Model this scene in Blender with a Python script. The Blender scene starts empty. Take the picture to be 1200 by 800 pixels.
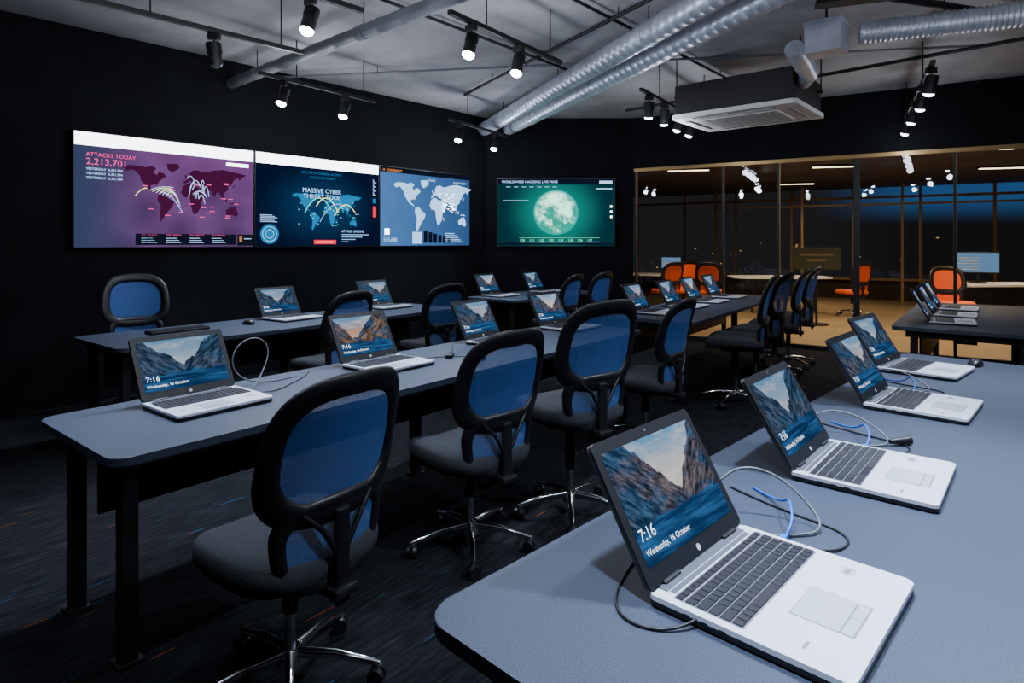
import bpy, bmesh, math, random
from mathutils import Matrix, Vector
random.seed(7)
scene = bpy.context.scene
COL = scene.collection

# ------------------------------------------------------------------ helpers
class MB:
    def __init__(self):
        self.v=[];self.f=[];self.m=[];self.s=[];self.u={}
    def add(self, verts, faces, mat=0, smooth=False, M=None, uvs=None):
        b=len(self.v)
        for p in verts:
            p=Vector(p)
            self.v.append(tuple(M@p) if M else tuple(p))
        for i,fc in enumerate(faces):
            if uvs: self.u[len(self.f)]=[uvs[k] for k in fc]
            self.f.append([b+k for k in fc]); self.m.append(mat); self.s.append(smooth)
    def addbm(self, bm, mat, smooth=False, M=None):
        bm.verts.index_update()
        self.add([v.co[:] for v in bm.verts],[[v.index for v in f.verts] for f in bm.faces],mat,smooth,M)
        bm.free()
    def box(self, c, s, mat=0, bev=0, M=None, seg=2, smooth=False):
        bm=bmesh.new(); bmesh.ops.create_cube(bm,size=1)
        for v in bm.verts:
            v.co=Vector((v.co.x*s[0]+c[0],v.co.y*s[1]+c[1],v.co.z*s[2]+c[2]))
        if bev>0: bmesh.ops.bevel(bm,geom=bm.edges[:],offset=bev,segments=seg,profile=.5,affect='EDGES')
        self.addbm(bm,mat,smooth,M)
    def prism(self, poly, z0, z1, mat=0, bev=0, M=None):
        bm=bmesh.new()
        a=[bm.verts.new((p[0],p[1],z0)) for p in poly]
        b=[bm.verts.new((p[0],p[1],z1)) for p in poly]
        n=len(poly)
        bm.faces.new(a[::-1]); top=bm.faces.new(b)
        for i in range(n): bm.faces.new((a[i],a[(i+1)%n],b[(i+1)%n],b[i]))
        if bev>0: bmesh.ops.bevel(bm,geom=list(top.edges),offset=bev,segments=2,profile=.5,affect='EDGES')
        self.addbm(bm,mat,False,M)
    def cyl(self, p0, p1, r0, r1=None, mat=0, n=16, M=None, smooth=True):
        if r1 is None: r1=r0
        self.rings([(Vector(p0),r0),(Vector(p1),r1)],mat,n,M,smooth)
    def rings(self, pr, mat=0, n=16, M=None, smooth=True):
        vs=[];fs=[]
        N=len(pr); up=None
        for i,(p,r) in enumerate(pr):
            p=Vector(p)
            a=Vector(pr[max(i-1,0)][0]); b=Vector(pr[min(i+1,N-1)][0])
            d=(b-a)
            if d.length<1e-9: d=Vector((0,0,1))
            d.normalize()
            if up is None:
                up=Vector((0,0,1)) if abs(d.z)<.9 else Vector((1,0,0))
            x=d.cross(up)
            if x.length<1e-6: x=d.cross(Vector((0,1,0)))
            x.normalize(); y=x.cross(d).normalized(); up=y
            for k in range(n):
                t=2*math.pi*k/n
                vs.append(p+x*r*math.cos(t)+y*r*math.sin(t))
        for i in range(N-1):
            for k in range(n):
                fs.append((i*n+k,i*n+(k+1)%n,(i+1)*n+(k+1)%n,(i+1)*n+k))
        self.add(vs,fs,mat,smooth,M)
        self.add(vs[:n],[tuple(range(n))[::-1]],mat,False,M)
        self.add(vs[-n:],[tuple(range(n))],mat,False,M)
    def mesh(self, name, mats):
        me=bpy.data.meshes.new(name)
        me.from_pydata(self.v,[],self.f)
        for m in mats: me.materials.append(m)
        uvl=me.uv_layers.new(name='UVMap')
        for i,p in enumerate(me.polygons):
            p.material_index=self.m[i]; p.use_smooth=self.s[i]
            if i in self.u:
                for j,li in enumerate(p.loop_indices): uvl.data[li].uv=self.u[i][j]
        me.update()
        return me

def obj(name, me, loc=(0,0,0), rz=0, parent=None, scale=(1,1,1)):
    o=bpy.data.objects.new(name,me); COL.objects.link(o)
    o.location=loc; o.rotation_euler=(0,0,rz); o.scale=scale
    if parent: o.parent=parent
    return o
def empty(name, loc=(0,0,0), rz=0):
    o=bpy.data.objects.new(name,None); COL.objects.link(o)
    o.location=loc; o.rotation_euler=(0,0,rz); o.empty_display_size=.1
    return o

# ------------------------------------------------------------------ materials
def newmat(name):
    m=bpy.data.materials.new(name); m.use_nodes=True
    nt=m.node_tree; nt.nodes.clear()
    out=nt.nodes.new('ShaderNodeOutputMaterial')
    return m,nt,out
def pbr(name,col,rough=.5,metal=0,spec=.5,noise=None,bump=None,coat=0):
    m,nt,out=newmat(name)
    b=nt.nodes.new('ShaderNodeBsdfPrincipled')
    b.inputs['Base Color'].default_value=(*col,1); b.inputs['Roughness'].default_value=rough
    b.inputs['Metallic'].default_value=metal; b.inputs['Specular IOR Level'].default_value=spec
    b.inputs['Coat Weight'].default_value=coat
    nt.links.new(b.outputs[0],out.inputs[0])
    tc=nt.nodes.new('ShaderNodeTexCoord')
    if noise:
        sc,amt=noise
        n=nt.nodes.new('ShaderNodeTexNoise'); n.inputs['Scale'].default_value=sc; n.inputs['Detail'].default_value=4
        nt.links.new(tc.outputs['Object'],n.inputs['Vector'])
        r=nt.nodes.new('ShaderNodeValToRGB')
        r.color_ramp.elements[0].position=.3; r.color_ramp.elements[1].position=.7
        r.color_ramp.elements[0].color=(*[c*(1-amt) for c in col],1)
        r.color_ramp.elements[1].color=(*[min(1,c*(1+amt)) for c in col],1)
        nt.links.new(n.outputs[0],r.inputs[0]); nt.links.new(r.outputs[0],b.inputs['Base Color'])
    if bump:
        sc,st=bump
        n=nt.nodes.new('ShaderNodeTexNoise'); n.inputs['Scale'].default_value=sc
        nt.links.new(tc.outputs['Object'],n.inputs['Vector'])
        bp=nt.nodes.new('ShaderNodeBump'); bp.inputs['Strength'].default_value=st; bp.inputs['Distance'].default_value=.01
        nt.links.new(n.outputs[0],bp.inputs['Height']); nt.links.new(bp.outputs[0],b.inputs['Normal'])
    return m
def emis(name,col,st):
    m,nt,out=newmat(name)
    e=nt.nodes.new('ShaderNodeEmission'); e.inputs[0].default_value=(*col,1); e.inputs[1].default_value=st
    nt.links.new(e.outputs[0],out.inputs[0]); return m
class G:
    """tiny node graph helper"""
    def __init__(s,nt): s.nt=nt
    def val(s,x,inp):
        if isinstance(x,(int,float)): inp.default_value=x
        elif isinstance(x,tuple):
            inp.default_value=(*x,1) if len(inp.default_value)==4 and len(x)==3 else x
        else: s.nt.links.new(x,inp)
    def m(s,op,a,b=0.0,c=None):
        n=s.nt.nodes.new('ShaderNodeMath'); n.operation=op
        s.val(a,n.inputs[0]); s.val(b,n.inputs[1])
        if c is not None: s.val(c,n.inputs[2])
        return n.outputs[0]
    def mix(s,f,a,b,mode='MIX'):
        n=s.nt.nodes.new('ShaderNodeMix'); n.data_type='RGBA'; n.blend_type=mode
        s.val(f,n.inputs[0]); s.val(a,n.inputs[6]); s.val(b,n.inputs[7]); return n.outputs[2]
    def xyz(s,x,y,z):
        n=s.nt.nodes.new('ShaderNodeCombineXYZ'); s.val(x,n.inputs[0]); s.val(y,n.inputs[1]); s.val(z,n.inputs[2]); return n.outputs[0]
    def sep(s,v):
        n=s.nt.nodes.new('ShaderNodeSeparateXYZ'); s.nt.links.new(v,n.inputs[0]); return n.outputs
    def tc(s,w):
        n=s.nt.nodes.new('ShaderNodeTexCoord'); return n.outputs[w]
    def noise(s,v,sc,det=4,rough=.55):
        n=s.nt.nodes.new('ShaderNodeTexNoise'); s.nt.links.new(v,n.inputs['Vector'])
        n.inputs['Scale'].default_value=sc; n.inputs['Detail'].default_value=det; n.inputs['Roughness'].default_value=rough
        return n.outputs[0]
    def vor(s,v,sc,out='Color'):
        n=s.nt.nodes.new('ShaderNodeTexVoronoi'); s.nt.links.new(v,n.inputs['Vector']); n.inputs['Scale'].default_value=sc
        return n.outputs[out]
    def smooth(s,x,a,b):
        n=s.nt.nodes.new('ShaderNodeMapRange'); n.interpolation_type='SMOOTHSTEP'
        s.val(x,n.inputs[0]); n.inputs[1].default_value=a; n.inputs[2].default_value=b; return n.outputs[0]

M_black=pbr('black_powder_steel',(.007,.007,.009),.5)
M_blackp=pbr('black_plastic',(.008,.008,.010),.42)
M_wall=pbr('black_wall_paint',(.004,.005,.0075),.8,noise=(3,.3),spec=.2)
M_alu=pbr('silver_laptop_shell',(.78,.80,.86),.34,.25,noise=(200,.03))
M_lidback=pbr('dark_lid_shell',(.05,.05,.055),.35,.4)
M_padm=pbr('touchpad_grey',(.48,.50,.56),.3,.1)
M_line=pbr('touchpad_groove',(.20,.21,.25),.5)
M_key=pbr('laptop_key',(.012,.012,.016),.45)
M_keybed=pbr('laptop_key_bed',(.17,.18,.205),.5)
M_hinge=pbr('hinge_grille',(.12,.13,.16),.45,.4)
M_chrome=pbr('chrome',(.75,.77,.8),.12,1)
M_duct=pbr('galvanised_steel',(.58,.63,.72),.38,.5,noise=(6,.2))
M_pipe=pbr('painted_grey_pipe',(.17,.185,.21),.5,.2)
M_seat=pbr('grey_seat_fabric',(.026,.029,.036),.95,noise=(250,.4),bump=(400,.4))
M_white=pbr('white_plastic',(.88,.89,.89),.45)
M_greyslot=pbr('vent_shadow',(.12,.12,.13),.7)
M_cgrey=pbr('grey_cable',(.10,.108,.12),.45)
M_cblue=pbr('blue_cable',(.0,.11,.60),.45)
M_orange=pbr('orange_upholstery',(.85,.13,.01),.7)
M_gold=pbr('bronze_frame',(.34,.22,.09),.35,.6)
M_lens=emis('lamp_lens',(.85,.93,1),130)
M_warml=emis('warm_lamp',(1,.76,.42),6)
M_txt=emis('screen_text_white',(.9,.95,1),2.0)

def desk_mat():
    m,nt,out=newmat('slate_laminate'); g=G(nt)
    b=nt.nodes.new('ShaderNodeBsdfPrincipled'); nt.links.new(b.outputs[0],out.inputs[0])
    o=g.tc('Object')
    n1=g.noise(o,320,2); n2=g.noise(o,4,3)
    c=g.mix(g.smooth(n1,.35,.7),(.030,.039,.062),(.066,.080,.118))
    c=g.mix(g.m('MULTIPLY',n2,.35),c,(.033,.041,.065))
    nt.links.new(c,b.inputs['Base Color']); b.inputs['Roughness'].default_value=.48
    b.inputs['Specular IOR Level'].default_value=.4
    return m
M_desk=desk_mat()
M_edge=pbr('desk_edge_band',(.03,.034,.045),.5)

def mesh_fabric(name,c1,thr=.30):
    m,nt,out=newmat(name); g=G(nt)
    b=nt.nodes.new('ShaderNodeBsdfPrincipled'); b.inputs['Roughness'].default_value=.7
    o=g.sep(g.tc('Object')); k=2*math.pi/.0075
    a=g.m('MULTIPLY',g.m('SINE',g.m('MULTIPLY',g.m('ADD',o[0],o[2]),k)),g.m('SINE',g.m('MULTIPLY',g.m('SUBTRACT',o[0],o[2]),k)))
    hole=g.m('GREATER_THAN',a,thr)
    c=g.mix(g.smooth(a,-.6,.3),tuple(c1),tuple(x*.35 for x in c1))
    nt.links.new(c,b.inputs['Base Color'])
    t=nt.nodes.new('ShaderNodeBsdfTransparent'); mx=nt.nodes.new('ShaderNodeMixShader')
    nt.links.new(hole,mx.inputs[0]); nt.links.new(b.outputs[0],mx.inputs[1]); nt.links.new(t.outputs[0],mx.inputs[2])
    nt.links.new(mx.outputs[0],out.inputs[0]); return m
M_bluemesh=mesh_fabric('blue_mesh_fabric',(.04,.145,.46))
M_orangemesh=pbr('orange_back',(.9,.12,.01),.7)

def carpet():
    m,nt,out=newmat('carpet_dark_streaks'); g=G(nt)
    b=nt.nodes.new('ShaderNodeBsdfPrincipled'); b.inputs['Roughness'].default_value=.95; b.inputs['Specular IOR Level'].default_value=.1
    nt.links.new(b.outputs[0],out.inputs[0])
    mp=nt.nodes.new('ShaderNodeMapping'); nt.links.new(g.tc('Object'),mp.inputs[0]); mp.inputs['Rotation'].default_value=(0,0,math.radians(40))
    s=g.sep(mp.outputs[0])
    v=g.xyz(g.m('MULTIPLY',s[0],60),g.m('MULTIPLY',s[1],5),0)
    n=g.noise(v,1,3,.7)
    base=g.mix(g.smooth(n,.38,.80),(.005,.0055,.007),(.021,.022,.026))
    v2=g.xyz(g.m('MULTIPLY',s[0],75),g.m('MULTIPLY',s[1],4.0),3.3)
    n2=g.noise(v2,1,0)
    v3=g.xyz(g.m('MULTIPLY',s[0],3),g.m('MULTIPLY',s[1],1.5),9)
    hue=g.noise(v3,1,0)
    colr=g.mix(g.m('GREATER_THAN',hue,.5),(.01,.06,.12),(.14,.035,.015))
    c=g.mix(g.smooth(n2,.80,.83),base,colr)
    nt.links.new(c,b.inputs['Base Color']); return m
M_carpet=carpet()
def concrete():
    m,nt,out=newmat('ceiling_concrete'); g=G(nt)
    b=nt.nodes.new('ShaderNodeBsdfPrincipled'); b.inputs['Roughness'].default_value=.9
    nt.links.new(b.outputs[0],out.inputs[0])
    o=g.tc('Object'); n=g.noise(o,.9,5,.6); n2=g.noise(o,12,4)
    c=g.mix(g.smooth(n,.35,.65),(.34,.34,.36),(.58,.575,.59)); c=g.mix(g.m('MULTIPLY',n2,.35),c,(.27,.27,.29))
    nt.links.new(c,b.inputs['Base Color']); return m
M_ceil=concrete()
def lwood():
    m,nt,out=newmat('lounge_floor_tan'); g=G(nt)
    b=nt.nodes.new('ShaderNodeBsdfPrincipled'); b.inputs['Roughness'].default_value=.35
    nt.links.new(b.outputs[0],out.inputs[0])
    c=g.mix(g.noise(g.tc('Object'),1.4,5),(.20,.145,.08),(.42,.31,.18)); nt.links.new(c,b.inputs['Base Color']); return m
M_lfloor=lwood()
M_lwall=pbr('lounge_wall_brown',(.045,.033,.024),.8,noise=(2,.4))
def glass():
    m,nt,out=newmat('partition_glass')
    t=nt.nodes.new('ShaderNodeBsdfTransparent'); t.inputs[0].default_value=(.84,.86,.86,1)
    gl=nt.nodes.new('ShaderNodeBsdfGlossy'); gl.inputs['Roughness'].default_value=.0
    gl.inputs[0].default_value=(.9,.9,.9,1)
    f=nt.nodes.new('ShaderNodeFresnel'); f.inputs[0].default_value=1.5
    mx=nt.nodes.new('ShaderNodeMixShader')
    nt.links.new(f.outputs[0],mx.inputs[0]); nt.links.new(t.outputs[0],mx.inputs[1]); nt.links.new(gl.outputs[0],mx.inputs[2])
    nt.links.new(mx.outputs[0],out.inputs[0]); return m
M_glass=glass()

def wallpaper(seed, warm=.6, sky0=(.62,.50,.42), st=.95, vx=.55):
    m,nt,out=newmat('lake_wallpaper'); g=G(nt)
    e=nt.nodes.new('ShaderNodeEmission'); nt.links.new(e.outputs[0],out.inputs[0]); e.inputs[1].default_value=st
    s=g.sep(g.tc('UV')); x,y=s[0],s[1]
    sky=g.mix(g.smooth(y,.55,1.0),sky0,(.14,.35,.62))
    cl=g.noise(g.xyz(g.m('MULTIPLY',x,2),g.m('MULTIPLY',y,6),seed),1.5,5)
    sky=g.mix(g.m('MULTIPLY',g.smooth(cl,.45,.7),.55),sky,(.85,.83,.83))
    rid=g.noise(g.xyz(g.m('MULTIPLY',x,3.2),seed,0),1.6,6,.6)
    vee=g.m('ABSOLUTE',g.m('SUBTRACT',x,vx))
    h=g.m('ADD',g.m('ADD',.42,g.m('MULTIPLY',vee,1.5)),g.m('MULTIPLY',g.m('SUBTRACT',rid,.5),.5))
    mt=g.smooth(g.m('SUBTRACT',h,y),-.01,.01)
    rock=g.noise(g.xyz(g.m('MULTIPLY',x,6),g.m('MULTIPLY',g.m('ADD',y,g.m('MULTIPLY',vee,-1.2)),9),seed),1.6,7,.72)
    tone=g.noise(g.xyz(g.m('MULTIPLY',x,2.2),g.m('MULTIPLY',y,2.2),seed+3),1.4,3)
    rc=g.mix(g.smooth(rock,.38,.66),(.006,.022,.055),(.06,.15,.29))
    wr=g.mix(g.smooth(rock,.38,.68),(.02,.016,.02),(.36,.22,.16))
    rc=g.mix(g.m('MULTIPLY',g.smooth(tone,.42,.6),warm),rc,wr)
    c=g.mix(mt,sky,rc)
    wn=g.noise(g.xyz(g.m('MULTIPLY',x,2),g.m('MULTIPLY',y,16),seed),1.2,4)
    water=g.mix(g.smooth(wn,.35,.7),(.006,.035,.11),(.035,.15,.38))
    c=g.mix(g.smooth(g.m('SUBTRACT',g.m('ADD',.20,g.m('MULTIPLY',rock,.22)),y),-.01,.015),c,water)
    nt.links.new(c,e.inputs[0]); return m
WP=[wallpaper(1.3,.6,(.72,.68,.66),.95,.60),wallpaper(4.1,1.0,(.65,.35,.22),.9,.35),wallpaper(7.7,.2,(.40,.52,.68),.8,.5),wallpaper(2.6,.4,(.50,.45,.52),.9,.7)]

# ------------------------------------------------------------------ room geometry constants
TH=math.atan2(625,720)
U=Vector((math.sin(TH),math.cos(TH),0)); V=Vector((math.cos(TH),-math.sin(TH),0))
CEIL=3.4
def AB(a,b,z=0): 
    p=U*a+V*b; p.z=z; return p
K0=AB(-3,-6.6); K1=AB(7.0,-6.6); BY=9.62
GL0=Vector((1.9,BY,0)); GD=Vector((.854,-.520,0)).normalized(); GN=Vector((.520,.854,0)).normalized()
GL1=GL0+GD*7.0
RC=Vector((.3,-4.2,0))

def wall(name,p0,p1,z0,z1,mat,th=.12):
    d=(p1-p0); L=d.length; rz=math.atan2(d.y,d.x)
    mb=MB(); mb.box((L/2,th/2,(z0+z1)/2),(L,th,z1-z0),0)
    return obj(name,mb.mesh(name,[mat]),(p0.x,p0.y,0),rz)
wall('wall_left',K0,K1,0,CEIL,M_wall)
wall('wall_back',Vector((K1.x-.1,BY,0)),GL0,0,CEIL,M_wall)
wall('wall_right',GL1,RC,0,CEIL,M_wall)
wall('wall_front',RC,K0,0,CEIL,M_wall)
wall('wall_header',GL0,GL1,2.61,CEIL,M_wall)
room=[K0,RC,GL1,GL0,Vector((K1.x,BY,0)),K1]
mb=MB(); mb.prism([(p.x,p.y) for p in room],-.1,0); obj('floor',mb.mesh('floor',[M_carpet]))
mb=MB(); mb.prism([(p.x,p.y) for p in room],CEIL,CEIL+.1); obj('ceiling',mb.mesh('ceiling',[M_ceil]))

# glass partition
def gp(p,n,z=0):
    q=GL0+GD*p+GN*n; q.z=z; return q
grz=math.atan2(GD.y,GD.x)
posts=[0.03,1.35,2.1,3.05,4.1,5.5,6.95]
mb=MB()
for i,p in enumerate(posts):
    if i==3: mb.box((p,.05,1.305),(.07,.06,2.61),0)
    else:
        mb.box((p,.05,1.305),(.028,.05,2.61),0); mb.box((p+.017,.05,1.305),(.006,.05,2.56),1)
mb.box((3.5,.05,2.585),(7.0,.07,.05),1); mb.box((3.5,.05,.03),(7.0,.07,.06),0)
obj('glass_partition_frame',mb.mesh('gframe',[M_black,M_gold]),GL0,grz)
for i in range(len(posts)-1):
    a,b=posts[i]+.02,posts[i+1]-.02
    mb=MB(); mb.add([(a,.05,.06),(b,.05,.06),(b,.05,2.56),(a,.05,2.56)],[(0,1,2,3)])
    obj('window_%d'%(i+1),mb.mesh('pane',[M_glass]),GL0,grz)

# ------------------------------------------------------------------ lounge beyond the glass
LZ=2.85
mb=MB(); mb.box((4,4.6,-.05),(18,8.9,.1),0); obj('floor_lounge',mb.mesh('fl',[M_lfloor]),GL0,grz)
mb=MB(); mb.box((4,4.65,LZ+.05),(18,8.8,.1),0); obj('ceiling_lounge',mb.mesh('cl',[M_lwall]),GL0,grz)
wall('wall_lounge_left',gp(-5,.2),gp(-5,9),0,LZ,M_lwall)
wall('wall_lounge_right',gp(13,9),gp(13,.2),0,LZ,M_lwall)
wall('wall_lounge_sill',gp(-5,9),gp(13,9),0,.5,M_lwall)
m,nt,out=newmat('dusk_window_pane'); g=G(nt)
e=nt.nodes.new('ShaderNodeEmission'); nt.links.new(e.outputs[0],out.inputs[0])
s=g.sep(g.tc('Object'))
c=g.mix(g.smooth(s[2],1.85,2.6),(.006,.005,.005),(.012,.055,.15))
c=g.mix(g.smooth(s[0],4.5,1.5),c,(.010,.009,.010))
dots=g.smooth(g.vor(g.xyz(g.m('MULTIPLY',s[0],2.5),0,g.m('MULTIPLY',s[2],6)),1,'Distance'),.11,.03)
c=g.mix(g.m('MULTIPLY',dots,g.m('LESS_THAN',s[2],1.7)),c,(.7,.38,.10))
nt.links.new(c,e.inputs[0]); e.inputs[1].default_value=1.5
mb=MB(); mb.add([(-5,9,.5),(13,9,.5),(13,9,LZ),(-5,9,LZ)],[(0,1,2,3)])
obj('window_lounge',mb.mesh('lw',[m]),GL0,grz)
mb=MB()
for i in range(13): mb.box((-4.6+i*1.45,8.94,1.65),(.06,.08,2.4),0)
mb.box((4,8.94,2.6),(18,.06,.06),0); mb.box((4,8.94,.52),(18,.1,.06),0)
obj('trim_1',mb.mesh('lt',[M_gold]),GL0,grz)
mb=MB()
for p in (-.5,1.6,3.7,7.9): mb.box((p,7.6,LZ/2),(.05,.05,LZ),0)
mb.box((3.7,7.6,2.35),(8.5,.04,.05),0)
obj('partition_screen_frame',mb.mesh('lsf',[M_gold]),GL0,grz)
for i,(p,n) in enumerate([(.2,2.4),(2.6,3.2),(4.6,2.0),(5.2,5.0),(8.2,3.0),(1.6,6.4),(8.5,6.3),(3.2,.9)]):
    mb=MB(); mb.box((0,0,0),(.8,.12,.04),0); mb.box((0,0,-.025),(.74,.08,.012),1)
    q=gp(p,n,LZ-.02); obj('ceiling_lamp',mb.mesh('cl',[M_black,M_warml]),q,grz+.3)
    l=bpy.data.lights.new('warm_area','AREA'); l.energy=40; l.color=(1,.73,.45); l.size=.9; l.size_y=.3; l.shape='RECTANGLE'; l.spread=math.radians(130)
    lo=bpy.data.objects.new('warm_area_light',l); COL.objects.link(lo); lo.location=q-Vector((0,0,.06)); lo.rotation_euler=(0,0,grz)

# ------------------------------------------------------------------ desks
class Row:
    def __init__(s,x,y,th,L,D):
        s.o=Vector((x,y,0)); s.th=math.radians(th); s.L=L; s.D=D; s.rz=math.pi/2-s.th
        s.u=Vector((math.sin(s.th),math.cos(s.th),0)); s.w=Vector((-math.cos(s.th),math.sin(s.th),0))
    def P(s,a,t,z=0):
        p=s.o+s.u*a+s.w*t; p.z=z; return p
def rrect(x0,y0,x1,y1,r,n=8):
    pts=[]
    for cx,cy,a in ((x1-r,y0+r,-90),(x1-r,y1-r,0),(x0+r,y1-r,90),(x0+r,y0+r,180)):
        for k in range(n+1):
            t=math.radians(a+90*k/n); pts.append((cx+r*math.cos(t),cy+r*math.sin(t)))
    return pts
def desk(row,name='training_desk'):
    L,D=row.L,row.D; mb=MB()
    mb.prism(rrect(0,0,L,D,.07),.722,.75,0,.003)
    mb.prism(rrect(.004,.004,L-.004,D-.004,.066),.716,.7225,1)
    xs=[.09,L-.09]
    if L>2.4: xs.insert(1,L/2)
    for x in xs:
        for y in (.13,D-.16):
            mb.box((x,y,.358),(.055,.055,.716),2,.004)
            mb.box((x,y,.008),(.08,.08,.016),2)
        mb.box((x,D/2,.685),(.05,D-.2,.05),2)
    for y in (.16,D-.16): mb.box((L/2,y,.69),(L-.25,.04,.05),2)
    mb.box((L/2,D-.2,.53),(L-.3,.018,.32),2)
    mb.box((L/2,D/2,.64),(L-.5,.16,.06),2)
    return obj(name,mb.mesh('desk',[M_desk,M_edge,M_black]),row.o,row.rz)
M=Row(-1.285,1.975,38.15,3.8,.79)
R=Row(.556,.459,44.1,3.85,1.02)
LR1=Row(-2.60,4.05,38,3.3,.88)
LR2=Row(.05,7.44,38,1.9,.82)
FM=Row(1.6,5.4,36,3.3,.88)
FR=Row(3.99,4.58,38,2.7,1.0)
for r in (M,R,LR1,LR2,FM,FR): desk(r)

# ------------------------------------------------------------------ laptop
def text_geo(s,size,align='LEFT'):
    c=bpy.data.curves.new('t','FONT'); c.body=s; c.size=size; c.align_x=align; c.resolution_u=3
    o=bpy.data.objects.new('t',c); COL.objects.link(o)
    bpy.context.view_layer.update()
    dg=bpy.context.evaluated_depsgraph_get()
    me=bpy.data.meshes.new_from_object(o.evaluated_get(dg))
    vs=[v.co[:] for v in me.vertices]; fs=[list(p.vertices) for p in me.polygons]
    bpy.data.objects.remove(o); bpy.data.meshes.remove(me)
    return vs,fs
RX90=Matrix.Rotation(math.radians(90),4,'X')
def add_text(mb,s,size,x,z,y,mat,M=None,align='LEFT'):
    vs,fs=text_geo(s,size,align)
    T=Matrix.Translation((x,y,z))@RX90
    if M: T=M@T
    mb.add(vs,fs,mat,False,T)
def make_laptop(D=.335,tilt=28):
    W=.41; mb=MB(); fy=-D/2
    # 0 shell 1 bezel 2 screen 3 key 4 bed 5 pad 6 groove 7 hinge 8 text 9 lid back
    mb.prism(rrect(-W/2,-D/2,W/2,D/2,.016),.004,.014,1)
    mb.prism(rrect(-W/2,-D/2,W/2,D/2,.016),.014,.024,0,.002)
    for sx in (-1,1):
        for sy in (-1,1): mb.cyl((sx*.16,sy*.13,0),(sx*.16,sy*.13,.005),.012,mat=1,n=12)
    z=.0242
    mb.box((0,D/2-.018,.0245),(W*.86,.02,.004),7,.001)
    mb.box((0,D/2-.036,z),(W*.84,.012,.0008),7)
    kh=.138; kc=D/2-.046-kh/2
    mb.box((0,kc,z),(.374,kh,.0010),4)
    pitch=.0196; x00=-.186; rp=.0228
    for r in range(6):
        y=kc+kh/2-.011-r*rp
        k=0
        while k<19:
            w=1
            if r==5 and k==4: w=5
            if r in (2,3,4) and k in (0,): w=2
            x0=x00+k*pitch; x1=x0+w*pitch
            if k>=15: x0+=.003; x1+=.001
            x1=min(x1,.187)
            mb.box(((x0+x1)/2,y,.0262),(x1-x0-.0026,rp-.003 if r>0 else .014,.003),3,.0008,seg=1)
            k+=w
    yp=(kc-kh/2+fy)/2-.002; s=(D-.335)*.5
    mb.box((-.02,yp,z),(.122,.094+s,.0009),6); mb.box((-.02,yp+.012,z+.0003),(.118,.066+s,.0011),5)
    mb.box((-.050,yp-.034-s/2,z+.0003),(.057,.019,.0011),5); mb.box((.010,yp-.034-s/2,z+.0003),(.057,.019,.0011),5)
    mb.box((.15,yp+.02,z),(.034,.026,.0006),5); mb.box((.15,yp+.02,z+.0002),(.026,.010,.0008),6)
    mb.box((-.155,yp,z+.0002),(.022,.006,.0006),6)
    for sx in (-1,1):
        for i in range(3): mb.box((sx*W/2,.10-.035*i,.013),(.002,.014,.006),1)
    for sx in (-.13,.13): mb.cyl((sx-.03,D/2-.009,.024),(sx+.03,D/2-.009,.024),.008,mat=1,n=12)
    H=.294
    T=Matrix.Translation((0,D/2-.006,.022))@Matrix.Rotation(math.radians(-tilt),4,'X')
    SW=Matrix(((1,0,0,0),(0,0,-1,0),(0,1,0,0),(0,0,0,1)))
    def lidprism(z0,z1,y0,y1,mat,r,bev=0):
        mb.prism(rrect(-W/2,z0,W/2,z1,r),y0,y1,mat,bev,M=T@SW)
    lidprism(.004,H,0.0,.006,1,.014,.001)
    lidprism(.004,H,-.007,0.0,9,.014)
    x0,x1,z0,z1=-.184,.184,.038,H-.026
    mb.add([(x0,-.0068,z0),(x1,-.0068,z0),(x1,-.0068,z1),(x0,-.0068,z1)],[(0,1,2,3)],2,False,T,[(0,0),(1,0),(1,1),(0,1)])
    mb.cyl((0,-.0062,.018),(0,-.0068,.018),.007,mat=5,n=16,M=T)
    mb.cyl((0,-.0062,H-.012),(0,-.0068,H-.012),.0025,mat=6,n=10,M=T)
    add_text(mb,'7:16',.034,-.174,.084,-.0074,8,T)
    add_text(mb,'Wednesday, 16 October',.0175,-.174,.056,-.0074,8,T)
    return mb.mesh('laptop_mesh',[M_alu,M_blackp,WP[0],M_key,M_keybed,M_padm,M_line,M_hinge,M_txt,M_lidback])
LM=make_laptop(); LMR=make_laptop(.366,31)
def laptop(row,s,t,dr=0,wp=0,me=None):
    o=obj('laptop',me or LM,row.P(s,t,.7505),row.rz+math.radians(dr))
    if wp:
        o.material_slots[2].link='OBJECT'; o.material_slots[2].material=WP[wp]
    return o
for i,(s,t,dr) in enumerate([(.525,.45,1),(1.56,.48,0),(2.60,.50,3),(3.50,.50,-2)]): laptop(M,s,t,dr,(2,1,3,0)[i])
RL=[(.53,.540,0),(1.385,.586,3),(2.40,.646,0),(3.28,.795,-4)]
for i,(s,t,dr) in enumerate(RL): laptop(R,s,t,dr,(0,2,3,2)[i],LMR)
for i,(s,t,dr) in enumerate([(1.62,.52,3),(2.82,.60,0)]): laptop(LR1,s,t,dr,i+2)
for i,(s,t,dr) in enumerate([(.38,.55,0),(1.3,.45,4)]): laptop(LR2,s,t,dr,i*2)
for i,(s,t,dr) in enumerate([(.5,.55,0),(1.25,.5,0),(1.95,.5,0),(2.7,.5,0)]): laptop(FM,s,t,dr,(3,2,0,2)[i])
for i,(s,t,dr) in enumerate([(.55,.6,4),(1.2,.6,0),(1.9,.6,0)]): laptop(FR,s,t,dr,(2,3,0)[i])

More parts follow.
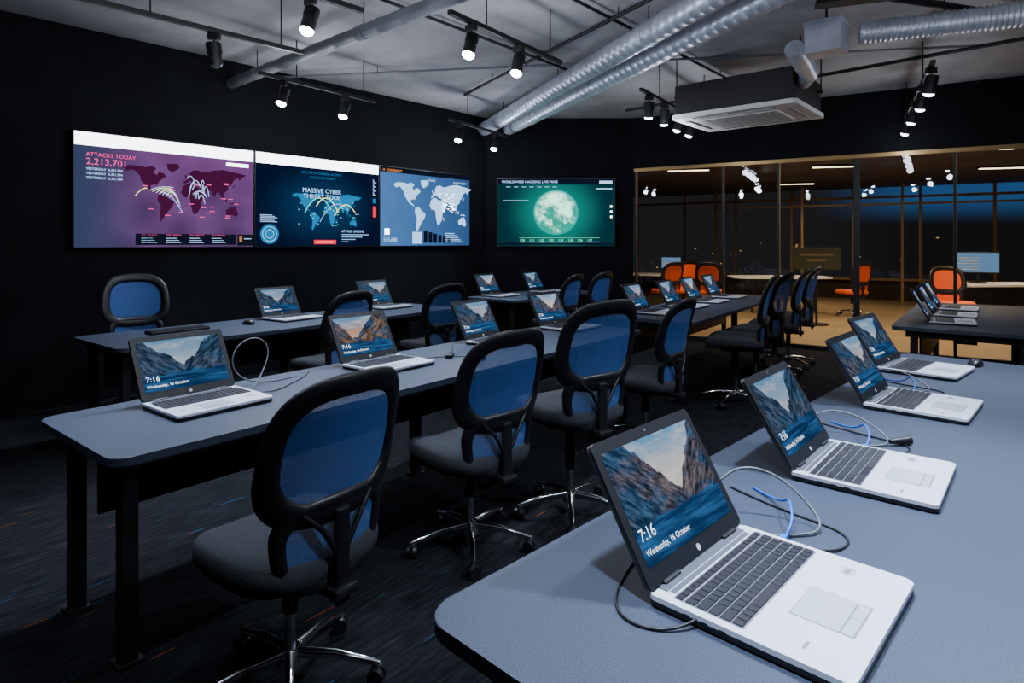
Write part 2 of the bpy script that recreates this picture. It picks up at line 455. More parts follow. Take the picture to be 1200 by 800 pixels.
# ------------------------------------------------------------------ chairs
def se(a,b,n,t):
    c,s=math.cos(t),math.sin(t)
    return a*math.copysign(abs(c)**(2/n),c), b*math.copysign(abs(s)**(2/n),s)
def make_chair(lift=0):
    mb=MB()  # 0 black 1 mesh 2 seat 3 chrome
    LT=Matrix.Translation((0,0,lift))
    def backy(x,z): return -.235-.10*(z-.55)-.21*(z-.55)**2+1.0*x*x
    def ring(zc,ao,bo,ai,bi,nn,taper,th=.016,N=60,K=10):
        vs=[];fs=[]
        for i in range(N):
            t=2*math.pi*i/N
            xo,zo=se(ao,bo,nn,t); xi,zi=se(ai,bi,nn,t)
            for k in range(K):
                q=2*math.pi*k/K; f=.5+.5*math.cos(q)
                x=xi+(xo-xi)*f; z=zi+(zo-zi)*f; x*=1-taper*z/bo
                vs.append((x,backy(x,z+zc)+th*math.sin(q),z+zc))
        for i in range(N):
            for k in range(K): fs.append((i*K+k,((i+1)%N)*K+k,((i+1)%N)*K+(k+1)%K,i*K+(k+1)%K))
        mb.add(vs,fs,0,True,LT)
    def panel(zc,a,b,nn,taper,bo,N=40,K=7):
        vs=[];fs=[]
        for j in range(K+1):
            r=j/K
            for i in range(N):
                x,z=se(a*r,b*r,nn,2*math.pi*i/N); x*=1-taper*z/bo
                vs.append((x,backy(x,z+zc),z+zc))
        for j in range(K):
            for i in range(N): fs.append((j*N+i,j*N+(i+1)%N,(j+1)*N+(i+1)%N,(j+1)*N+i))
        mb.add(vs,fs,1,True,LT)
    ring(.840,.262,.235,.196,.160,3.0,.05)
    panel(.840,.206,.170,3.0,.05,.235)
    ring(.545,.205,.150,.160,.100,3.2,-.12,th=.015)
    panel(.545,.168,.106,3.2,-.12,.150)
    mb.box((0,-.258,.50),(.055,.022,.30),0,.01,LT)
    mb.box((0,-.19,.395),(.09,.20,.035),0,.01,LT)
    for sx in (-1,1):
        mb.rings([(Vector((sx*.02,-.258,.52)),.009),(Vector((sx*.07,-.258,.60)),.009),(Vector((sx*.13,-.24,.66)),.009)],0,10,LT)
    N=48;vs=[];fs=[];lay=[(.90,-.048),(.985,-.035),(1.0,-.005),(.985,.022),(.93,.037),(.75,.044),(.4,.040),(.01,.036)]
    for (r,h) in lay:
        for i in range(N):
            x,y=se(.255*r,.25*r,3.4,2*math.pi*i/N)
            z=.470+h-(.025 if y>.15 else 0)*((y-.15)/.1)**2+ .25*x*x
            vs.append((x,y+.01,z))
    for j in range(len(lay)-1):
        for i in range(N): fs.append((j*N+i,j*N+(i+1)%N,(j+1)*N+(i+1)%N,(j+1)*N+i))
    mb.add(vs,fs,2,True,LT)
    mb.add([(se(.235,.23,3.4,2*math.pi*i/N)[0],se(.235,.23,3.4,2*math.pi*i/N)[1]+.01,.425) for i in range(N)],[tuple(range(N))[::-1]],0,False,LT)
    mb.box((0,0,.405),(.20,.24,.04),0,.008,LT)
    mb.rings([((.08,.02,.40),.006),((.25,.03,.395),.006),((.28,.03,.393),.010)],0,8,LT)
    mb.cyl((0,0,.24),(0,0,.395+lift),.026,.026,0,20); mb.cyl((0,0,.09),(0,0,.25),.017,.017,3,20)
    mb.cyl((0,0,.065),(0,0,.125),.042,.030,3,24)
    for k in range(5):
        a=2*math.pi*k/5+.3; c,s=math.cos(a),math.sin(a)
        mb.rings([((c*.02,s*.02,.105),.021),((c*.15,s*.15,.098),.016),((c*.27,s*.27,.072),.012),((c*.295,s*.295,.066),.009)],3,10)
        ex,ey=c*.285,s*.285
        mb.cyl((ex,ey,.045),(ex,ey,.075),.008,mat=0,n=8)
        b=a+.6+k; tx,ty=math.cos(b),math.sin(b)
        for q in (-1,1):
            p0=Vector((ex+tx*.006*q,ey+ty*.006*q,.028)); p1=Vector((ex+tx*.024*q,ey+ty*.024*q,.028))
            mb.cyl(p0,p1,.028,.026,0,16)
        mb.box((ex,ey,.045),(.022,.022,.025),0,.004)
    return mb.mesh('office_chair_mesh',[M_blackp,M_bluemesh,M_seat,M_chrome])
CM=make_chair(); CMH=make_chair(.10)
def chair(p,rz,high=False,orange=False,name='office_chair'):
    o=obj(name,CMH if high else CM,p,rz)
    if orange:
        for i,mm in ((1,M_orangemesh),(2,M_orange)):
            o.material_slots[i].link='OBJECT'; o.material_slots[i].material=mm
    return o
for s,t,dr,h in [(.385,-.40,3,False),(1.44,-.25,-9,False),(2.04,-.43,-18,True),(3.32,-.25,0,False)]:
    chair(M.P(s,t),M.rz+math.radians(dr),h)
for s,t,dr in [(1.46,-.25,6),(2.60,-.25,-5)]: chair(LR1.P(s,t),LR1.rz+math.radians(dr))
for s,t,dr in [(.46,-.25,5),(1.20,-.25,-3)]: chair(LR2.P(s,t),LR2.rz+math.radians(dr))
for s,t,dr in [(.38,-.25,12),(1.06,-.25,-5),(1.78,-.26,5),(2.5,-.25,0)]: chair(FM.P(s,t),FM.rz+math.radians(dr),True)
chair(LR1.P(.62,1.26),LR1.rz+math.radians(168),True)

# ------------------------------------------------------------------ small desk objects
def mouse(p,rz):
    mb=MB(); vs=[];fs=[];N=24
    lay=[(1,.0),(1.02,.008),(.96,.02),(.8,.030),(.5,.036),(.02,.038)]
    for r,h in lay:
        for i in range(N):
            x,y=se(.032*r,.056*r,2.5,2*math.pi*i/N); vs.append((x,y,h*(1-.25*y/.056*.5)))
    for j in range(len(lay)-1):
        for i in range(N): fs.append((j*N+i,j*N+(i+1)%N,(j+1)*N+(i+1)%N,(j+1)*N+i))
    mb.add(vs,fs,0,True); mb.cyl((-.004,.035,.030),(.004,.035,.030),.008,mat=1,n=12)
    obj('computer_mouse',mb.mesh('mouse',[M_blackp,M_cgrey]),p,rz)
mouse(M.P(2.02,.22,.7505),M.rz+.5)
mouse(R.P(3.64,.62,.7505),R.rz+1.4)
mouse(LR1.P(1.18,.5,.7505),LR1.rz+.3)
mb=MB(); mb.box((0,0,.010),(.44,.15,.018),0,.004)
for r in range(6):
    for k in range(21): mb.box((-.205+k*.0205,.058-r*.0222,.021),(.0175,.018,.006),1)
obj('keyboard',mb.mesh('kb',[M_blackp,M_key]),LR1.P(.62,.55,.7505),LR1.rz)
mb=MB(); mb.box((0,0,.011),(.085,.045,.022),0,.005); mb.cyl((.04,0,.011),(.07,0,.011),.006,.004,0,8)
obj('power_adapter',mb.mesh('power_adapter',[M_blackp]),M.P(1.97,.40,.7505),M.rz+.6)

def cable(name,row,pts,r,mat):
    cu=bpy.data.curves.new(name,'CURVE'); cu.dimensions='3D'; cu.bevel_depth=r; cu.bevel_resolution=3
    sp=cu.splines.new('NURBS'); sp.points.add(len(pts)-1); sp.use_endpoint_u=True; sp.order_u=4
    for i,p in enumerate(pts):
        w=row.P(p[0],p[1],.75+r+p[2]); sp.points[i].co=(w.x,w.y,w.z,1)
    sp.resolution_u=10; cu.materials.append(mat)
    o=bpy.data.objects.new(name,cu); COL.objects.link(o)
cable('network_cable',M,[(.735,.52,.01),(.80,.57,0),(.88,.66,.03),(.97,.71,.14),(.93,.73,.22),(.82,.73,.22),(.74,.71,.12),(.80,.68,.0),(.95,.62,0),(1.08,.66,0)],.0035,M_cgrey)
cable('power_cable',M,[(.735,.45,.01),(.85,.43,0),(.95,.53,0),(1.1,.60,0),(1.2,.72,0)],.003,M_blackp)
cable('power_cable',M,[(1.77,.50,.01),(1.86,.46,0),(1.95,.42,.01),(2.06,.30,0),(2.02,.26,0.01)],.003,M_blackp)
cable('power_cable',M,[(2.0,.44,.01),(2.1,.50,0),(2.2,.58,0),(2.3,.70,0)],.003,M_blackp)
cable('power_cable',M,[(2.81,.50,.01),(2.95,.48,0),(3.1,.60,0),(3.2,.68,0)],.003,M_blackp)
for i,(base,tt,_) in enumerate(RL[:3]):
    k=[1,.75,.7][i]
    cable('network_cable',R,[(base+.206,tt+.13,.010),(base+.26,tt+.10,.0),(base+.33,tt+.02,0.0),(base+.385,tt+.06,.03*k),(base+.38,tt+.16,.11*k),(base+.32,tt+.26,.12*k),(base+.25,tt+.28,.05),(base+.24,tt+.34,0)],.0032,M_cgrey)
    cable('ethernet_cable',R,[(base+.25,tt+.085,.012),(base+.28,tt+.08,.03),(base+.32,tt+.10,.055),(base+.38,tt+.13,.05),(base+.44,tt+.17,0),(base+.50,tt+.27,0)],.0032,M_cblue)
    cable('power_cable',R,[(base+.206,tt+.03,.012),(base+.26,tt-.02,0),(base+.34,tt-.04,0),(base+.40,tt+.02,0),(base+.40,tt+.16,0),(base+.46,tt+.32,0)],.0028,M_blackp)
    mb=MB()
    mb.box((.018,0,.012),(.034,.015,.012),0,.002); mb.cyl((.034,0,.012),(.055,0,.014),.005,.003,0,10)
    obj('ethernet_plug',mb.mesh('plug',[M_cblue]),R.P(base+.209,tt+.085,.7505),R.rz)
cable('power_cable',R,[(.327,.62,.012),(.28,.64,0),(.24,.70,0),(.27,.78,.0),(.42,.83,0),(.6,.86,0)],.003,M_blackp)
mb=MB(); mb.rings([((0,0,.016),.008),((.05,0,.016),.012),((.075,0,.016),.015),((.08,0,.016),.016),((.082,0,.016),.010)],0,16)
obj('power_plug',mb.mesh('pplug',[M_blackp]),R.P(1.72,.62,.7505),R.rz-.6)

# ------------------------------------------------------------------ wall displays
CONT=[
[(-165,65),(-150,70),(-125,70),(-110,68),(-95,72),(-82,67),(-92,58),(-80,52),(-77,60),(-62,57),(-56,50),(-65,45),(-75,38),(-81,28),(-84,30),(-97,28),(-97,20),(-88,17),(-82,9),(-90,14),(-105,20),(-112,28),(-122,37),(-125,48),(-140,60),(-158,57)],
[(-55,80),(-25,82),(-20,72),(-42,60),(-53,68)],
[(-78,8),(-62,10),(-50,0),(-35,-7),(-40,-20),(-50,-28),(-58,-38),(-67,-50),(-70,-54),(-75,-48),(-72,-30),(-71,-18),(-80,-5)],
[(-10,36),(-9,43),(-1,44),(-3,48),(4,52),(9,54),(6,60),(15,69),(30,71),(45,67),(60,69),(75,73),(105,77),(140,73),(178,68),(163,60),(157,52),(153,60),(140,54),(132,43),(127,36),(122,40),(121,28),(108,20),(107,10),(103,2),(99,12),(92,21),(86,20),(80,8),(73,18),(67,25),(57,26),(56,18),(44,13),(35,28),(36,36),(27,37),(22,38),(18,42),(13,45),(17,40),(8,44),(0,39)],
[(-17,15),(-10,31),(0,36),(10,37),(20,32),(32,31),(43,12),(51,11),(40,-5),(40,-17),(33,-27),(25,-34),(18,-34),(12,-18),(9,0),(5,5),(-8,5)],
[(114,-22),(122,-18),(130,-12),(137,-15),(142,-11),(150,-24),(152,-32),(145,-38),(135,-33),(116,-34)],
[(-5,50),(1,52),(-3,58),(-6,56)],[(130,32),(140,36),(143,44),(138,38)],[(96,5),(106,-6),(102,-3)],[(109,2),(118,5),(116,-4)],[(120,-6),(150,-8),(140,-3)],[(44,-16),(50,-16),(46,-25)]]
W1,H1=1.665,1.065
def disp_mat(kind):
    m,nt,out=newmat('display_%s'%kind); g=G(nt)
    e=nt.nodes.new('ShaderNodeEmission'); nt.links.new(e.outputs[0],out.inputs[0])
    s=g.sep(g.tc('UV')); x,y=s[0],s[1]
    if kind=='magenta':
        v=g.vor(g.xyz(g.m('MULTIPLY',x,1.6),y,g.m('MULTIPLY',x,.7)),3.0,'Distance')
        c=g.mix(y,(.018,.013,.042),(.10,.03,.12)); c=g.mix(g.m('MULTIPLY',v,.75),c,(.16,.065,.21))
        c=g.mix(g.smooth(x,.45,0),c,(.025,.035,.08))
    elif kind=='navy':
        r=g.m('POWER',g.m('ADD',g.m('POWER',g.m('SUBTRACT',x,.5),2),g.m('POWER',g.m('SUBTRACT',y,.45),2)),.5)
        c=g.mix(g.smooth(r,.0,.55),(.002,.028,.08),(.001,.0045,.018))
    elif kind=='steel':
        c=g.mix(x,(.06,.17,.42),(.02,.06,.17)); c=g.mix(g.m('MULTIPLY',g.noise(g.xyz(x,y,0),3,3),.5),c,(.02,.06,.17))
    else:
        r=g.m('POWER',g.m('ADD',g.m('POWER',g.m('MULTIPLY',g.m('SUBTRACT',x,.5),1.6),2),g.m('POWER',g.m('SUBTRACT',y,.5),2)),.5)
        c=g.mix(g.smooth(r,.12,.75),(.001,.19,.155),(.0003,.022,.030))
    nt.links.new(c,e.inputs[0]); e.inputs[1].default_value=1.6; return m
E_white=emis('ui_white',(.9,.94,1),7.0); E_mag=emis('ui_dark_magenta',(.07,.006,.05),1.0); E_magl=emis('ui_magenta',(.9,.06,.30),1.9)
E_cyan=emis('ui_cyan',(.0,.18,.42),1.5); E_pale=emis('ui_pale_blue',(.35,.6,.95),2.1); E_red=emis('ui_red',(.9,.01,.02),1.9)
E_dark=emis('ui_dark',(.006,.009,.022),1); E_yel=emis('ui_yellow',(.9,.85,.2),3.0); E_green=emis('ui_green',(.2,.85,.5),2.2); E_org=emis('ui_orange',(.9,.3,.05),1.6)
def map_mesh(mb,cx,cz,w,mat,y=-.056):
    k=w/360
    for c in CONT: mb.add([(cx+p[0]*k,y,cz+p[1]*k*1.25) for p in c],[list(range(len(c)))],mat)
def arc(mb,p0,p1,h,mat,y=-.058,r=.004):
    pts=[]
    for i in range(13):
        t=i/12; pts.append(((p0[0]+(p1[0]-p0[0])*t),y,(p0[1]+(p1[1]-p0[1])*t)+h*4*t*(1-t)))
    for a,b in zip(pts[:-1],pts[1:]):
        d=Vector(b)-Vector(a); n=Vector((-d.z,0,d.x)).normalized()*r
        mb.add([Vector(a)-n,Vector(b)-n,Vector(b)+n,Vector(a)+n],[(0,1,2,3)],mat)
def rect(mb,x0,z0,x1,z1,mat,y=-.055): mb.add([(x0,y,z0),(x1,y,z0),(x1,y,z1),(x0,y,z1)],[(0,1,2,3)],mat)
def display(kind,loc,rz,W=W1,H=H1):
    mats=[M_blackp,disp_mat(kind),E_white,E_mag,E_magl,E_cyan,E_pale,E_red,E_dark,E_yel,E_green,E_org]
    mb=MB(); mb.box((W/2,-.025,H/2),(W,.048,H),0,.003)
    b=.012
    mb.add([(b,-.0505,b),(W-b,-.0505,b),(W-b,-.0505,H-b),(b,-.0505,H-b)],[(0,1,2,3)],1,False,None,[(0,0),(1,0),(1,1),(0,1)])
    y=-.054
    if kind=='magenta':
        rect(mb,b,H-.13,W-b,H-b,2); map_mesh(mb,W*.58,H*.46,W*.74,3,-.053)
        add_text(mb,'ATTACKS TODAY',.050,.10,H-.225,y,4); add_text(mb,'2,213,701',.085,.10,H-.30,y,4)
        for i in range(3): add_text(mb,'YESTERDAY  6,301,984',.030,.10,H-.35-.04*i,y,6)
        random.seed(3)
        P=[(1.10,.62),(1.13,.58),(1.16,.52),(1.05,.64),(1.08,.50)]
        for j in range(12):
            a=P[j%5]; q=(a[0]+random.uniform(-.14,.10),a[1]+random.uniform(-.14,.06)); arc(mb,a,q,.03+.05*random.random(),6,y,.003)
        for j in range(7): arc(mb,(.62+.03*j,.56-.01*j),(.84+.010*j,.60-.030*j),.02+.01*j,9 if j%2 else 6,y,.0025)
        arc(mb,(.72,.55),(.92,.36),.05,6,y,.003); arc(mb,(.6,.58),(.5,.5),.02,9,y,.003)
        for j in range(22):
            px,pz=random.uniform(.5,1.5),random.uniform(.3,.68); rect(mb,px-.025,pz-.006,px+.025,pz+.002,4,-.0535)
        rect(mb,.50,.03,1.46,.14,8)
        for i in range(4):
            add_text(mb,'TOP TARGETS',.022,.55+i*.22,.12,y-.001,4)
            for j in range(3): rect(mb,.55+i*.22,.095-j*.022,.65+i*.22+.02*j,.100-j*.022,6,y-.001)
        rect(mb,1.48,.02,W-b,.14,8); rect(mb,1.50,.06,1.53,.12,11,y-.001); rect(mb,1.55,.09,1.63,.10,6,y-.001)
        rect(mb,1.36,H-.20,1.60,H-.165,2)
    elif kind=='navy':
        rect(mb,b,H-.13,W-b,H-b,2); map_mesh(mb,W*.54,H*.36,W*.60,5,-.053)
        add_text(mb,'MASSIVE CYBER',.075,W*.5,H-.42,y,6,None,'CENTER'); add_text(mb,'THREAT TOOL',.075,W*.5,H-.49,y,6,None,'CENTER')
        add_text(mb,'LIVE MAP OF CURRENT ACTIVITY',.036,W*.5,H-.20,y,5,None,'CENTER'); add_text(mb,'SOURCES AND TARGETS',.03,W*.5,H-.25,y,5,None,'CENTER')
        arc(mb,(.75,.48),(1.05,.42),.14,9,y); arc(mb,(.6,.40),(.95,.45),.16,10,y); arc(mb,(1.0,.38),(1.30,.42),.12,9,y); arc(mb,(.8,.3),(1.2,.45),.14,6,y,.003)
        for j in range(26):
            px,pz=random.uniform(.5,1.35),random.uniform(.25,.55); rect(mb,px,pz,px+.02,pz+.006,10 if j%3 else 6,y)
        for q,(rr,mt) in enumerate(((.11,5),(.085,6),(.08,5),(.05,6),(.045,5))):
            cc=(.17,.15); mb.add([(cc[0]+rr*math.cos(t*math.pi/16),-.053-.0003*q,cc[1]+rr*math.sin(t*math.pi/16)) for t in range(32)],[list(range(32))],mt)
        for i in range(6): rect(mb,.06,.36-i*.015,.20+.03*(i%3),.365-i*.015,6,y)
        rect(mb,.72,.035,1.02,.085,7); add_text(mb,'DATA SOURCES',.03,.87,.05,y-.002,6,None,'CENTER')
        rect(mb,W-.10,.38,W-.05,.52,7); rect(mb,W-.10,.56,W-.05,.62,5)
        for i in range(12): rect(mb,W-.10,.66+i*.018,W-.05-.02*(i%3),.668+i*.018,6)
        add_text(mb,'ATTACK ORIGINS',.04,1.10,.18,y,6)
        for i in range(4): rect(mb,1.10,.15-.03*i,1.5-.1*i,.156-.03*i,6,y)
    elif kind=='steel':
        rect(mb,b,H-.08,W-b,H-b,8); add_text(mb,'H  CONTINENT',.045,.05,H-.068,y-.002,11); add_text(mb,'Global',.05,.9,H-.15,y,6,None,'CENTER')
        add_text(mb,'CHANGE VIEW',.04,W-.35,H-.15,y,6)
        map_mesh(mb,W*.56,H*.46,W*.92,6,-.053)
        for i in range(6): rect(mb,.75+i*.09,.05,.82+i*.09,.22-.02*i,8,y)
        rect(mb,.55,.04,.72,.20,6,y)
        for i in range(5): rect(mb,1.15,.06+i*.03,1.5-.04*i,.07+i*.03,6,y)
        add_text(mb,'545,688',.07,.06,.07,y,6); rect(mb,.08,.16,.16,.24,2,y)
        for i in range(34):
            px,pz=1.2+random.uniform(-.16,.14),.58+random.uniform(-.1,.18); rect(mb,px,pz,px+.035,pz+.012,2,y)
    else:
        rect(mb,b,H-.10,W-b,H-b,8); add_text(mb,'WORLDWIDE HACKING LIVE MAPS',.055,.08,H-.075,y-.002,6)
        N=48; cx,cz,r0=W*.5,H*.50,.35
        mb.add([(cx+r0*math.cos(2*math.pi*t/N),-.053,cz+r0*math.sin(2*math.pi*t/N)) for t in range(N)],[list(range(N))],12,False,None,
               [(.5+.5*math.cos(2*math.pi*t/N),.5+.5*math.sin(2*math.pi*t/N)) for t in range(N)])
        for i in range(8): add_text(mb,'1,2%s'%i,.045,.36+i*.15,.085,y,10)
        rect(mb,.35,.07,1.6,.074,6,y); rect(mb,.35,.135,1.6,.138,10,y); rect(mb,b,.03,W-b,.055,8)
        for i in range(3): rect(mb,W-.08,.45+.08*i,W-.05,.48+.08*i,2,y)
        rect(mb,W-.25,H-.09,W-.05,H-.04,6,y-.002); rect(mb,W-.30,H-.17,W-.05,H-.155,6,y)
        for i in range(7): add_text(mb,'MAPS',.028,.15+i*.12,H-.145,y,6)
        rect(mb,.10,.72,.5,.724,6,y)
        mats.append(globe)
    return obj('wall_display',mb.mesh('wall_display',mats),loc,rz)
m,nt,out=newmat('ui_globe'); g=G(nt); e=nt.nodes.new('ShaderNodeEmission'); nt.links.new(e.outputs[0],out.inputs[0])
u=g.tc('UV'); s=g.sep(u)
r=g.m('POWER',g.m('ADD',g.m('POWER',g.m('SUBTRACT',s[0],.5),2),g.m('POWER',g.m('SUBTRACT',s[1],.5),2)),.5)
n=g.noise(u,3,8,.7)
n=g.m('ADD',n,g.m('MULTIPLY',g.m('SUBTRACT',s[1],.5),.18))
c=g.mix(g.smooth(n,.42,.60),(.001,.18,.13),(.45,1.0,.75)); c=g.mix(g.smooth(r,.38,.5),c,(.001,.18,.15))
nt.links.new(c,e.inputs[0]); e.inputs[1].default_value=2.8; globe=m
wrz=math.pi/2-TH
for i,k in enumerate(('magenta','navy','steel')):
    display(k,AB(1.568+i*1.672,-6.6,1.40),wrz)
display('teal',Vector((-.24,BY,1.39)),0,1.85,1.065)

# ------------------------------------------------------------------ ceiling services
def ribbed(name,p0,p1,r,pitch=.11,mat=M_duct,rib=.003,hang=True):
    p0,p1=Vector(p0),Vector(p1); L=(p1-p0).length; d=(p1-p0)/L; n=int(L/pitch); pr=[]
    for i in range(n):
        a=i*pitch
        pr+= [(p0+d*a,r),(p0+d*(a+pitch*.8),r),(p0+d*(a+pitch*.86),r+rib),(p0+d*(a+pitch*.94),r+rib)]
    mb=MB(); mb.rings(pr,0,28)
    if hang:
        k=max(2,int(L/1.8))
        for i in range(k):
            q=p0+d*(L*(i+.5)/k)
            mb.cyl((q.x,q.y,q.z+r*.9),(q.x,q.y,CEIL),.005,mat=1,n=8)
            mb.rings([(q-d*.015,r+.006),(q+d*.015,r+.006)],0,28)
    return obj(name,mb.mesh(name,[mat,M_black]))
ribbed('spiral_duct',(-.42,9.3,3.17),(2.05,2.5,3.17),.100)
ribbed('spiral_duct',(-.05,9.3,3.17),(2.47,2.5,3.17),.090)
ribbed('spiral_duct',(-3.25,6.8,3.16),(.85,3.15,3.16),.055,.3,M_pipe,.004)
ribbed('flexible_duct',(2.80,4.95,3.14),(4.9,4.05,3.14),.085,.035,rib=.009)
def pipe(name,pts,r,mat):
    mb=MB(); mb.rings([(Vector(p),r) for p in pts],0,12)
    for p in (Vector(pts[0]).lerp(Vector(pts[-1]),.2),Vector(pts[0]).lerp(Vector(pts[-1]),.8)):
        if len(pts)==2: mb.cyl((p.x,p.y,p.z),(p.x,p.y,CEIL),.005,mat=0,n=6)
    obj(name,mb.mesh(name,[mat]))
pipe('ceiling_conduit',[(1.25,4.4,3.33),(-.6,7.8,3.33)],.018,M_black)
pipe('ceiling_conduit',[(-2.2,3.2,3.30),(.7,6.7,3.30)],.014,M_black)
pipe('ceiling_conduit',[(-.2,4.0,3.35),(3.0,7.7,3.35)],.014,M_black)
pipe('ceiling_conduit',[(-3.0,7.0,3.32),(4.6,5.8,3.32)],.012,M_pipe)
pipe('ceiling_conduit',[(2.3,4.45,3.30),(5.6,5.5,3.30)],.03,M_black)
pipe('ceiling_conduit',[(1.6,8.6,3.3),(5.6,4.6,3.3)],.02,M_black)
mb=MB(); mb.box((1.2,0,0),(2.4,.14,.04),0,.003)
for x in (.3,1.2,2.1): mb.box((x,0,.10),(.02,.16,.16),0)
obj('cable_tray',mb.mesh('tray',[M_black]),(2.25,4.55,3.22),-.35)

def make_spot():
    mb=MB()
    mb.box((0,0,-.042),(.09,.034,.05),0,.004); mb.cyl((0,0,-.06),(0,0,-.10),.008,mat=0,n=10)
    T=Matrix.Translation((0,0,-.14))@Matrix.Rotation(math.radians(18),4,'X')
    mb.box((0,0,.045),(.10,.02,.008),0,0,T)
    for s in (-1,1): mb.box((s*.05,0,.01),(.006,.022,.08),0,0,T)
    mb.rings([((0,0,.06),.034),((0,0,.055),.043),((0,0,-.09),.045),((0,0,-.10),.048)],0,28,T)
    for k in range(5): mb.rings([((0,0,.05-.012*k),.047),((0,0,.046-.012*k),.047)],0,24,T)
    vs=[];fs=[];N=20
    lay=[(.043,-.1005),(.040,-.112),(.026,-.124),(.001,-.129)]
    for r,h in lay:
        for i in range(N): vs.append((r*math.cos(2*math.pi*i/N),r*math.sin(2*math.pi*i/N),h))
    for j in range(3):
        for i in range(N): fs.append((j*N+i,j*N+(i+1)%N,(j+1)*N+(i+1)%N,(j+1)*N+i))
    mb.add(vs,fs,1,True,T)
    return mb.mesh('track_spotlight_mesh',[M_black,M_lens])
SM=make_spot()
M_lensdim=emis('lamp_lens_dim',(.8,.9,1),12); M_lensoff=pbr('lamp_lens_off',(.1,.1,.12),.2)
def track(p0,p1,spots,z=3.0,energy=100,glow=13,mode='on',ang=80):
    p0=Vector((*p0,z)); p1=Vector((*p1,z)); d=p1-p0; L=d.length; rz=math.atan2(d.y,d.x)
    mb=MB(); mb.box((L/2,0,0),(L,.036,.034),0,.002)
    for x in (.28*L,.88*L): mb.cyl((x,0,.015),(x,0,CEIL-z),.006,mat=0,n=8)
    obj('light_track',mb.mesh('light_track',[M_black]),p0,rz)
    for f,yaw in spots:
        q=p0+d*f; q.z=z-.001
        o=obj('track_spotlight',SM,q,yaw)
        if mode!='on': o.material_slots[1].link='OBJECT'; o.material_slots[1].material=M_lensdim if mode=='dim' else M_lensoff
        if energy>0:
            l=bpy.data.lights.new('spot','SPOT'); l.energy=energy; l.spot_size=math.radians(ang); l.spot_blend=.9; l.color=(.66,.79,1); l.shadow_soft_size=.045
            lo=bpy.data.objects.new('spot_light',l); COL.objects.link(lo)
            tilt=Matrix.Rotation(yaw,3,'Z')@Matrix.Rotation(math.radians(18),3,'X')@Vector((0,0,-1))
            lo.location=q+Vector((0,0,-.14))+tilt*.15; lo.rotation_euler=tilt.to_track_quat('-Z','Y').to_euler()
        if glow>0:  # unseen point light added below each spot to brighten the ceiling
            l=bpy.data.lights.new('glow','POINT'); l.energy=glow; l.color=(.84,.89,1); l.shadow_soft_size=.05
            lo=bpy.data.objects.new('ceiling_fill_glow',l); COL.objects.link(lo); lo.location=q+Vector((0,0,-.36))
E=185
track((-2.75,3.85),(-1.70,5.0),[(.55,0)],energy=0,glow=0,mode='off')
track((-1.9,3.1),(-1.0,4.1),[(.12,2.6),(.72,2.6)],energy=E)
track((-.42,4.12),(.42,5.28),[(.16,2.5),(.56,2.5)],energy=E)
track((-2.3,5.6),(-1.5,6.75),[(.18,2.6),(.7,2.6)],energy=E)
track((-.80,7.7),(-.02,9.0),[(.16,2.6),(.72,2.6)],energy=E*.8)
track((1.30,6.2),(2.35,7.75),[(.12,0),(.36,0),(.62,1),(.85,1)],energy=55,glow=6,mode='dim')
track((3.6,5.25),(4.95,7.75),[(.05,0),(.3,0),(.58,.5),(.85,.5)],energy=45,glow=4,mode='dim')
track((-.2,.7),(1.0,2.1),[(.2,-2.2),(.8,-2.2)],energy=E*1.9,glow=8)
track((1.3,1.2),(3.6,3.9),[(.1,1.2),(.5,1.2),(.9,1.2)],energy=E*1.6,glow=8)
track((-1.6,.9),(-.6,2.2),[(.3,0),(.9,0)],energy=E*.25,glow=3)

# ------------------------------------------------------------------ ceiling cassette air conditioner
arz=math.atan2(V.y,V.x); ac=empty('air_conditioner',(2.47,6.45,2.75),arz)
mb=MB(); W,D=1.25,.98
mb.prism(rrect(-W/2,-D/2,W/2,D/2,.04),0,.045,0,.008)
mb.box((0,0,-.004),(W*.62,D*.56,.012),0,.003)
for i in range(9): mb.box((0,-D*.24+i*D*.06,-.011),(W*.58,.008,.004),1)
for s in (-1,1):
    mb.box((0,s*D*.40,-.002),(W*.66,.055,.008),1); mb.box((0,s*D*.405,-.006),(W*.64,.03,.006),0)
    mb.box((s*W*.42,0,-.002),(.055,D*.58,.008),1); mb.box((s*W*.425,0,-.006),(.03,D*.56,.006),0)
obj('grille_panel',mb.mesh('ac_panel',[M_white,M_greyslot]),parent=ac)
mb=MB(); mb.box((0,0,.20),(W-.06,D-.06,.31),0,.01)
for sx in (-1,1):
    for sy in (-1,1):
        mb.box((sx*(W/2-.02),sy*.35,.25),(.07,.05,.03),0); mb.cyl((sx*(W/2+.0),sy*.35,.24),(sx*(W/2+.0),sy*.35,CEIL-2.75),.007,mat=0,n=8)
obj('body',mb.mesh('ac_body',[M_black]),parent=ac)
mb=MB(); mb.rings([(Vector((.62,-.25,.24)),.075),(Vector((.72,-.42,.26)),.08),(Vector((.74,-.70,.30)),.085),(Vector((.74,-.95,.36)),.08)],0,20)
obj('duct_collar',mb.mesh('ac_duct',[M_duct]),parent=ac)
mb=MB(); mb.box((0,0,0),(.28,.24,.24),0,.005); mb.box((0,0,.13),(.30,.26,.02),0); mb.cyl((0,0,.1),(0,0,CEIL-3.14),.01,mat=1,n=8)
obj('duct_plenum_box',mb.mesh('plen',[M_duct,M_black]),(2.60,5.08,3.13),arz)

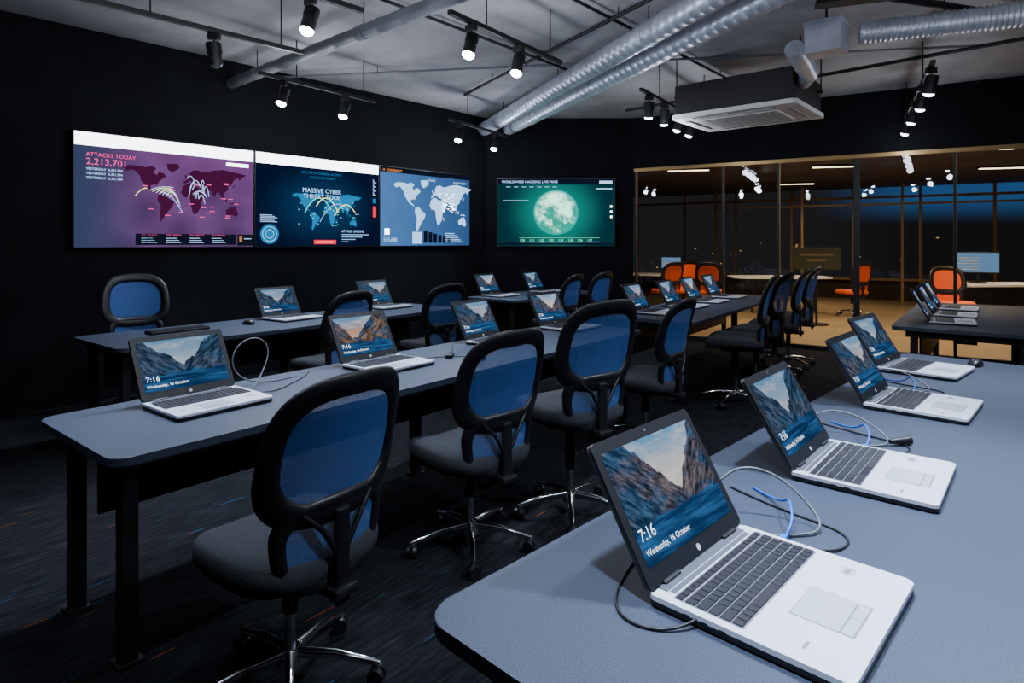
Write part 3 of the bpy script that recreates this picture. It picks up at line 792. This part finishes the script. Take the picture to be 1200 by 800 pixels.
# ------------------------------------------------------------------ lounge furniture
for (x,y,r) in [(3.1,12.4,.4),(3.55,12.75,2.4),(3.95,12.2,-.5),(6.75,12.2,.3),(7.05,9.8,2.9)]:
    chair(Vector((x,y,0)),r,False,True,'lounge_chair')
def table(x,y,w,d,rz):
    mb=MB(); mb.prism(rrect(-w/2,-d/2,w/2,d/2,min(w,d)*.3),.715,.745,0,.004)
    for sx in (-1,1):
        for sy in (-1,1): mb.cyl((sx*w*.32,sy*d*.28,0),(sx*w*.30,sy*d*.26,.716),.02,mat=1,n=10)
    obj('lounge_table',mb.mesh('lt',[M_white,M_black]),(x,y,0),rz)
table(5.6,12.9,2.0,.9,grz+.5); table(3.3,13.9,1.6,.8,grz); table(8.3,10.6,1.8,.8,grz+.6)
M_scr=emis('lounge_monitor_screen',(.14,.27,.45),1.0)
for (x,y,rz,sc) in [(8.15,10.75,-.5,1),(3.6,13.9,-.2,.7)]:
    mb=MB(); mb.box((0,0,.36),(.62,.03,.37),0,.005); mb.add([(-.295,-.0165,.19),(.295,-.0165,.19),(.295,-.0165,.53),(-.295,-.0165,.53)],[(0,1,2,3)],1)
    for i in range(5): mb.box((-.12,-.018,.24+i*.05),(.25+.04*(i%3),.002,.015),2)
    mb.cyl((0,.02,.01),(0,.02,.3),.02,mat=0,n=12); mb.box((0,.02,.008),(.24,.18,.016),0,.004)
    obj('desktop_monitor',mb.mesh('mon',[M_blackp,M_scr,M_white]),(x,y,.745),rz,None,(sc,sc,sc))
mb=MB(); mb.box((0,0,1.17),(.80,.03,.38),0,.004); add_text(mb,'TRAINING ACADEMY',.06,0,1.22,-.018,1,None,'CENTER'); add_text(mb,'RECEPTION',.06,0,1.12,-.018,1,None,'CENTER')
mb.cyl((0,.0,.02),(0,0,1.0),.02,mat=2,n=12); mb.cyl((0,0,0),(0,0,.02),.2,mat=2,n=24)
obj('sign_stand',mb.mesh('sign',[pbr('olive_sign',(.05,.055,.03),.5),pbr('sign_letter',(.5,.4,.2),.5),M_black]),(5.4,10.9,0),-.2)

# ------------------------------------------------------------------ world + camera
w=bpy.data.worlds.new('night'); scene.world=w; w.use_nodes=True
w.node_tree.nodes['Background'].inputs[0].default_value=(.05,.08,.16,1); w.node_tree.nodes['Background'].inputs[1].default_value=.05
cam=bpy.data.cameras.new('camera'); co=bpy.data.objects.new('camera',cam); COL.objects.link(co)
co.location=(0,0,1.455); co.rotation_euler=(math.radians(90),0,0)
cam.sensor_width=36; cam.lens=21.6; cam.shift_y=-(400-284)/1200; cam.clip_start=.05
scene.camera=co
